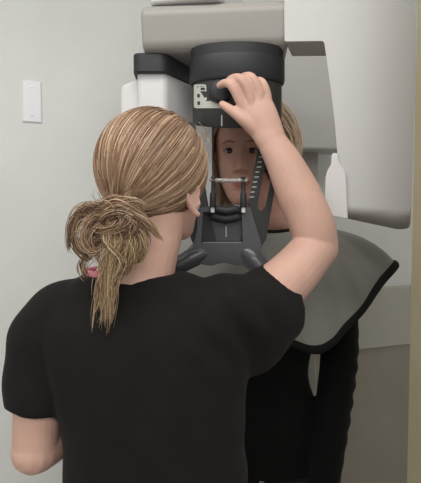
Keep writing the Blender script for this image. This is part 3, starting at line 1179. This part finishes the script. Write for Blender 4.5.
# swirl over the top of the bun
lock([(100, 214, .77), (106, 205, .76), (118, 202, .752), (132, 206, .752), (142, 216, .757), (146, 230, .765)], 56, .004)
lock([(98, 220, .765), (108, 210, .752), (122, 207, .746), (136, 214, .75), (150, 226, .757), (160, 240, .765)], 50, .004, pal=PL)
lock([(104, 226, .765), (114, 214, .75), (126, 212, .745), (138, 222, .75), (146, 238, .757), (148, 252, .765)], 46, .004, pal=PD)
lock([(118, 216, .76), (132, 214, .75), (147, 222, .752), (156, 234, .757), (163, 243, .765)], 26, .003, pal=PL)
lock([(128, 222, .755), (138, 232, .75), (143, 246, .752), (139, 258, .757), (130, 264, .76)], 44, .004, pal=PG)
lock([(112, 210, .76), (124, 202, .752), (137, 202, .752), (148, 209, .76)], 22, .003, pal=PL)
# front drop of hair and tail
for i in range(11):
    x0 = 117 + rng.normal() * 6
    x1 = 113 + rng.normal() * 6
    yb = rng.uniform(285, 338)
    x2 = 111 + rng.normal() * 6
    lock([(x0, 222, .757), (x0 + rng.normal() * 4, 240, .748), (x1, 262, .752), ((x1 + x2) / 2, (262 + yb) / 2, .752), (x2, yb, .748)],
         26, .0038, pal=PG if i % 3 else PL, frizz=.004, r=(.0004, .0008))
for i in range(7):
    x0 = 112 + rng.normal() * 6
    x2 = 101 + rng.normal() * 5
    lock([(x0, 235, .752), (x0 - 4, 258, .748), ((x0 + x2) / 2 - 2, 282, .747), (x2 + 1, 308, .745), (x2, rng.uniform(318, 342), .744)], 14, .003, pal=PG, frizz=.004, r=(.0004, .0007))
for i in range(5):
    x0 = 126 + rng.normal() * 4
    lock([(x0, 226, .755), (x0 + 6, 244, .75), (x0 + 3, 262, .752), (x0 - 4, rng.uniform(272, 288), .758)], 18, .003, pal=PG, frizz=.004)
# loose wisps
for i in range(70):
    a0 = rng.uniform(0, 2 * PI)
    p0 = (112 + 12 * math.cos(a0), 220 + 12 * math.sin(a0))
    l = rng.uniform(18, 40)
    bend = rng.normal() * .7
    pth = [(p0[0], p0[1], .765)]
    for k in (1, 2, 3):
        q = a0 + bend * k * .5
        pth.append((pth[-1][0] + l / 3 * math.cos(q), pth[-1][1] + l / 3 * math.sin(q) + 1.0 * k, .765 - .004 * k))
    lock(pth, 2, .002, frizz=.003, r=(.00035, .0006), pal=PL)
# flyaways on the head's right edge and below the ear
for i in range(14):
    x0, y0 = 204 + rng.normal() * 2, 140 + rng.uniform(-5, 40)
    lock([(x0 - 6, y0 - 14, .92), (x0 + 1, y0 - 4, .925), (x0 + 3 + rng.uniform(0, 4), y0 + 8, .93)], 1, .001, r=(.0003, .0005), pal=PL)
strands_mesh('bun', lines, tech, M['hair'], lcol, rad)

# ------------------------------------------------------------------ the patient, facing the camera
pat = empty('person', (0.15, 1.385, 0),
            'blonde person facing the camera in a black sweater and grey lead apron cape', 'person')
HCp = W(241, 153, 1.31)                     # head centre at eye height
PYAW = PI + math.radians(-4)
Pm = Matrix.Translation(HCp) @ Matrix.Rotation(PYAW, 4, 'Z') @ Matrix.Rotation(math.radians(-3), 4, 'X') @ Matrix.Diagonal((.98, 1.02, 1.16, 1))
B = Shell()
B.rings([[tuple(p) for p in xform(r, Pm)] for r in head_shell()])
ear_shell(B, 1, Pm)
ear_shell(B, -1, Pm)
npb = Vector((.165, 1.335, 1.375))
B.tube([Vector((.19, 1.35, 1.30)), npb, Vector((.145, 1.31, 1.435)), HCp + Vector((.012, .03, -.05))], [.08, .062, .053, .052], segs=24)
B.stack([(.150, 1.385, .86, .118, .09, 0, 2.4), (.148, 1.378, 1.0, .112, .088, 0, 2.4), (.165, 1.365, 1.15, .130, .095, 0, 2.4), (.20, 1.355, 1.27, .150, .09, 0, 2.3), (.19, 1.35, 1.335, .11, .07, 0, 2.2), (.182, 1.345, 1.365, .07, .055, 0, 2)])
arms = {}
for s_ in (-1, 1):
    sh = Vector((.20 + s_ * .155, 1.355, 1.295))
    el = Vector((.165 + s_ * .203, 1.355, 1.02))
    wr = Vector((.160 + s_ * .150, 1.265, .715))
    arms[s_] = (sh, el, wr)
    B.tube([sh - Vector((s_ * .06, 0, -.01)), sh, sh * .5 + el * .5, el], [.045, .052, .043, .038], segs=22)
    B.tube([el, el * .6 + wr * .4, wr], [.038, .038, .026], segs=22, n=24)
    hand(B, wr, (wr - el) + Vector((0, 0, -.1)), (s_ * .9, .1, 0), -s_, 0.5)
legs(B, (.150, 1.385, .86), .085, (.150, 1.37, .47), (.150, 1.40, .07), 0, (.062, .050, .04), .68, -.05)
pbody = B.build('body', [M['skin2'], M['lips']], pat, voxel=.0021, smooth=2)
# lips: skin of another colour
me = pbody.data
if len(me.materials) < 2:
    me.materials.append(M['lips'])
cen = np.empty(len(me.polygons) * 3)
me.polygons.foreach_get('center', cen)
L = xform(cen.reshape(-1, 3), Pm.inverted())
lipw = .0245
upper = -.0695 + .0085 * np.clip(1 - (L[:, 0] / lipw) ** 2, 0, 1) ** .6
lower = -.0695 - .0115 * np.clip(1 - (L[:, 0] / lipw) ** 2, 0, 1) ** .7
isl = (np.abs(L[:, 0]) < lipw) & (L[:, 1] > .06) & (L[:, 2] < upper) & (L[:, 2] > lower)
me.polygons.foreach_set('material_index', isl.astype(int))
me.update()

# eyes, lashes, eyebrows
def face_y(x, z):
    m = (np.abs(L[:, 0] - x) < .003) & (np.abs(L[:, 2] - z) < .003) & (L[:, 1] > .03)
    return float(L[m, 1].max()) if m.any() else .085


for s_ in (-1, 1):
    ex, ez = s_ * .0295, -.0005
    ey = face_y(ex, ez)
    bm = bmesh.new()
    nx, nz = 16, 10
    grid = []
    for i in range(nx + 1):
        u = -1 + 2 * i / nx
        row = []
        for j in range(nz + 1):
            v = -1 + 2 * j / nz
            hgt = (.0046 if v > 0 else .0038) * (1 - abs(u) ** 2.2)
            x = ex + u * .0138
            zz = ez + v * hgt + u * s_ * .0008
            row.append(bm.verts.new((x, ey + .0030 - .0035 * u * u - .002 * v * v * (1 - u * u), zz)))
        grid.append(row)
    for i in range(nx):
        for j in range(nz):
            try:
                f = bm.faces.new((grid[i][j], grid[i + 1][j], grid[i + 1][j + 1], grid[i][j + 1]))
                c = f.calc_center_median()
                if math.hypot(c.x - ex + s_ * .001, (c.z - ez - .0006)) < .0062:
                    f.material_index = 1
            except ValueError:
                pass
    bmesh.ops.remove_doubles(bm, verts=bm.verts, dist=.00005)
    bmesh.ops.solidify(bm, geom=bm.faces[:], thickness=.002)
    bmesh.ops.transform(bm, matrix=Pm, verts=bm.verts)
    eye = from_bm('eye', bm, [M['sclera'], M['iris']], pat)
    S = Shell()
    up = [(ex - .0150, ez - .0005), (ex - .008, ez + .0036), (ex, ez + .0049), (ex + .008, ez + .0038), (ex + .0150, ez - .0003)]
    S.tube([Pm @ Vector((x, ey + .0034 - .0035 * ((x - ex) / .0138) ** 2, zz)) for x, zz in up], [.0012, .0020, .0022, .0020, .0012], segs=8)
    S.build('lashes', M['lash'], eye)
    S = Shell()
    br = [(s_ * .0145, .0175), (s_ * .025, .0195), (s_ * .036, .0195), (s_ * .048, .0150)]
    S.tube([Pm @ Vector((x, face_y(x, zz) - .0017, zz)) for x, zz in br], [.0020, .0030, .0026, .0010], segs=10)
    S.build('eyebrow', M['brow'], pat)

# black sweater
S = Shell()
S.stack([(.150, 1.385, .70, .172, .120, 0, 2.5), (.150, 1.385, .84, .168, .118, 0, 2.5), (.146, 1.38, .97, .136, .105, 0, 2.5),
         (.160, 1.368, 1.10, .148, .110, 0, 2.5),
         (.205, 1.355, 1.22, .172, .108, 0, 2.4), (.20, 1.352, 1.29, .165, .098, 0, 2.3), (.192, 1.35, 1.335, .115, .075, 0, 2.1), (.186, 1.345, 1.352, .085, .065, 0, 2.0)], n=56, segs=44)
for s_ in (-1, 1):
    sh, el, wr = arms[s_]
    S.tube([sh - Vector((s_ * .09, 0, 0)), sh, sh * .5 + el * .5, el, el * .5 + wr * .5, wr * 1.04 - el * .04], [.055, .064, .057, .053, .050, .041], segs=26, n=60)


def knit(co):
    x, y, zz = co.T
    return .0035 * np.sin(120 * zz + 20 * x + 2 * np.sin(30 * x)) * np.clip((np.abs(x - .21) - .13) * 12, 0, 1) * np.clip((1.12 - zz) * 5, 0, 1)


S.build('sweater', M['sweater'], pat, voxel=.005, smooth=4, disp=knit)
S = Shell()
legs(S, (.150, 1.385, .86), .088, (.150, 1.37, .47), (.150, 1.40, .09), 0, (.084, .076, .065), .85, -.04)
S.build('trousers', M['trouser'], pat, voxel=.008, smooth=4)
for s_ in (-1, 1):
    S = Shell()
    shoe(S, Vector((.150 + s_ * .0836, 1.40, 0)), PI)
    S.build('shoe', M['shoe'], pat, voxel=.004, smooth=3)

# grey lead apron: cape over the shoulders
neck_c = Vector((.158, 1.322, 1.392))
hem_pts = [  # around from the patient's left side (image right) through the front
    W(396, 266, 1.30), W(384, 284, 1.255), W(368, 306, 1.215), W(348, 330, 1.195), W(331, 347, 1.185), W(315, 353, 1.18), Vector((.19, 1.18, 1.10)),
    Vector((.09, 1.185, 1.12)), Vector((-.01, 1.20, 1.17)), Vector((-.075, 1.25, 1.235)), Vector((-.095, 1.32, 1.27)), Vector((-.06, 1.43, 1.22)), Vector((.05, 1.50, 1.16)),
    Vector((.20, 1.52, 1.14)), Vector((.34, 1.50, 1.16)), Vector((.45, 1.42, 1.23))]
NU, NV = 160, 34
Hh = spline(hem_pts + [hem_pts[0]], NU + 1)[:NU]
# close the seam smoothly
ext = hem_pts[-2:] + hem_pts + hem_pts[:3]
full = spline(ext, 1 + 10 * (len(ext) - 1))
Hh = full[20:20 + 10 * len(hem_pts)]
NU = len(Hh)
grid = []
for i in range(NU):
    h = Vector(Hh[i])
    ang = math.atan2(h.y - neck_c.y, h.x - neck_c.x - .04)
    nk = neck_c + Vector((math.cos(ang) * .076, math.sin(ang) * .070, .012 * math.sin(ang)))
    side = abs(math.cos(ang))
    cp = nk.lerp(h, .60)
    cp.z = nk.z + .012 - .01 * (1 - side)
    row = []
    for j in range(NV + 1):
        v = j / NV
        p = nk * (1 - v) ** 2 + cp * 2 * v * (1 - v) + h * v * v
        rip = .010 * math.sin(i / NU * 2 * PI * 8 + 1.0) * v ** 1.5 + .003 * math.sin(i / NU * 2 * PI * 13 + v * 2) * v
        rip *= math.sin(min(1, (1.02 - v) * 2.2) * PI / 2) * .8 + .2
        out = Vector((math.cos(ang), math.sin(ang), .5))
        row.append(p + out * rip)
    grid.append(row)


def sheet(rows, closed=True):
    bm = bmesh.new()
    g = [[bm.verts.new(p) for p in r] for r in rows]
    n = len(g)
    for i in range(n if closed else n - 1):
        for j in range(len(g[0]) - 1):
            bm.faces.new((g[i][j], g[(i + 1) % n][j], g[(i + 1) % n][j + 1], g[i][j + 1]))
    bmesh.ops.recalc_face_normals(bm, faces=bm.faces)
    return bm


bm = sheet(grid)
bmesh.ops.solidify(bm, geom=bm.faces[:], thickness=.005)
cape = from_bm('lead_apron', bm, M['cape'], pat)
# black tape along the hem, wrapped over both faces
S = Shell()
for jj, hw_ in ((NV, .011),):
    rings = []
    for i in range(NU):
        e = grid[i][jj]
        inn = (grid[i][jj - 2] - e).normalized()
        tang = (grid[(i + 1) % NU][jj] - grid[i - 1][jj]).normalized()
        nn = inn.cross(tang).normalized()
        c = e + inn * (hw_ - .003)
        rings.append([c + inn * hw_ * math.cos(q) + nn * .0065 * math.sin(q) for q in np.linspace(0, 2 * PI, 12, endpoint=False)])
    rings.append(rings[0])
    S.rings(rings, cap=False)
S.build('hem_edging', M['edge'], cape)
S = Shell()
rings = []
for i in range(NU):
    e = grid[i][0]
    tang = (grid[(i + 1) % NU][0] - grid[i - 1][0]).normalized()
    inn = (grid[i][2] - e).normalized()
    nn = inn.cross(tang).normalized()
    rings.append([e + inn * (.004 + .008 * math.cos(q)) + nn * .006 * math.sin(q) for q in np.linspace(0, 2 * PI, 12, endpoint=False)])
rings.append(rings[0])
S.rings(rings, cap=False)
S.build('neck_edging', M['edge'], cape)

# patient's hair: straight, parted, tucked back over the shoulders
hcp = Vector((0, -.006, .022))
hrp = np.array((.084, .104, .100))
lines, rad = [], []
for i in range(2600):
    a = rng.uniform(-PI, PI)
    fa = abs(a)
    # part line on top; every strand runs from it over the side of the head and then hangs
    py0 = rng.uniform(-.75, .72)
    top_d = np.array((rng.normal() * .04 + .05, py0, math.sqrt(max(.05, 1 - py0 * py0))))
    sd = 1 if rng.random() < .5 else -1
    # point low on the side where the hair leaves the head
    ya = rng.uniform(-.95, .42)
    low = np.array((sd * math.sqrt(max(.02, 1 - ya * ya)), ya, -.25))
    low /= np.linalg.norm(low)
    top_d /= np.linalg.norm(top_d)
    n = 16
    dirs = slerp(top_d, low, np.linspace(0, 1, n))
    lf = 1.02 + rng.uniform(0, .07) + (.11 if sd > 0 else .95) * np.sin(np.linspace(0, 1, n) * PI / 2) ** 2 * rng.uniform(.2, 1)
    P = dirs * hrp * lf[:, None] + np.array(hcp)
    end = P[-1]
    hang = rng.uniform(.05, .16)
    m = 12
    tt = np.linspace(0, 1, m + 1)[1:]
    D = np.stack([end[0] * (1 - .25 * tt) + rng.normal() * .004 * tt, end[1] - .055 * tt * (ya + .9) / 1.3, end[2] - hang * tt], 1)
    D[:, 0] += .004 * np.sin(tt * 5 + rng.uniform(0, 6))
    lines.append(xform(np.vstack([P, D]), Pm))
    rad.append(rng.uniform(.0006, .0011))
cols = blonde(len(lines), dark=(.45, .31, .20), mid=(.68, .50, .34), light=(.86, .71, .53), pl=.35, pd=.25)
strands_mesh('hair', lines, pat, M['hair'], cols, rad)
bm = bmesh.new()
bmesh.ops.create_uvsphere(bm, u_segments=56, v_segments=36, radius=1.0)
dl = []
for v in bm.verts:
    d = np.array(v.co)
    fr = d[1]
    if (fr > .42 and d[2] < .62) or d[2] < -.55:
        dl.append(v)
    v.co = Vector(d * hrp * 1.0) + hcp
bmesh.ops.delete(bm, geom=dl, context='VERTS')
bmesh.ops.transform(bm, matrix=Pm, verts=bm.verts)
bmesh.ops.solidify(bm, geom=bm.faces[:], thickness=.006)
from_bm('hair_underlayer', bm, M['scalp2'], pat)

# ------------------------------------------------------------------ light


def area(name, loc, target, size, power, col=(1, 1, 1), sy=None):
    l = bpy.data.lights.new(name, 'AREA')
    l.energy = power
    l.color = col
    l.shape = 'RECTANGLE'
    l.size = size
    l.size_y = sy or size
    o = bpy.data.objects.new(name, l)
    COL.objects.link(o)
    o.location = loc
    o.rotation_euler = (Vector(target) - Vector(loc)).to_track_quat('-Z', 'Y').to_euler()
    return o


area('ceiling_or_fill_lamp', (-0.25, 0.35, CEIL - .01), (-0.25, 0.35, 0), 1.2, 12, (1.0, .985, .955), .6)
area('ceiling_or_fill_lamp', (0.0, -1.2, CEIL - .01), (0.0, -0.9, 0), 1.4, 38, (1.0, .985, .955), .6)
area('ceiling_or_fill_lamp', (0.72, 1.25, CEIL - .01), (0.62, 1.3, 0), .6, 2.5, (1.0, .985, .955), .6)  # added fill, not a known lamp; brightens column panel, cape and right wall
w = bpy.data.worlds.new('room_beyond')
sc.world = w
w.use_nodes = True
bg = w.node_tree.nodes['Background']
bg.inputs['Color'].default_value = (1.0, .985, .955, 1)
bg.inputs['Strength'].default_value = 0.66

sc.view_settings.view_transform = 'Standard'
sc.view_settings.look = 'None'
sc.view_settings.gamma = 1
sc.view_settings.exposure = 0.2
sc.view_settings.use_curve_mapping = False
sc.cycles.use_denoising = True
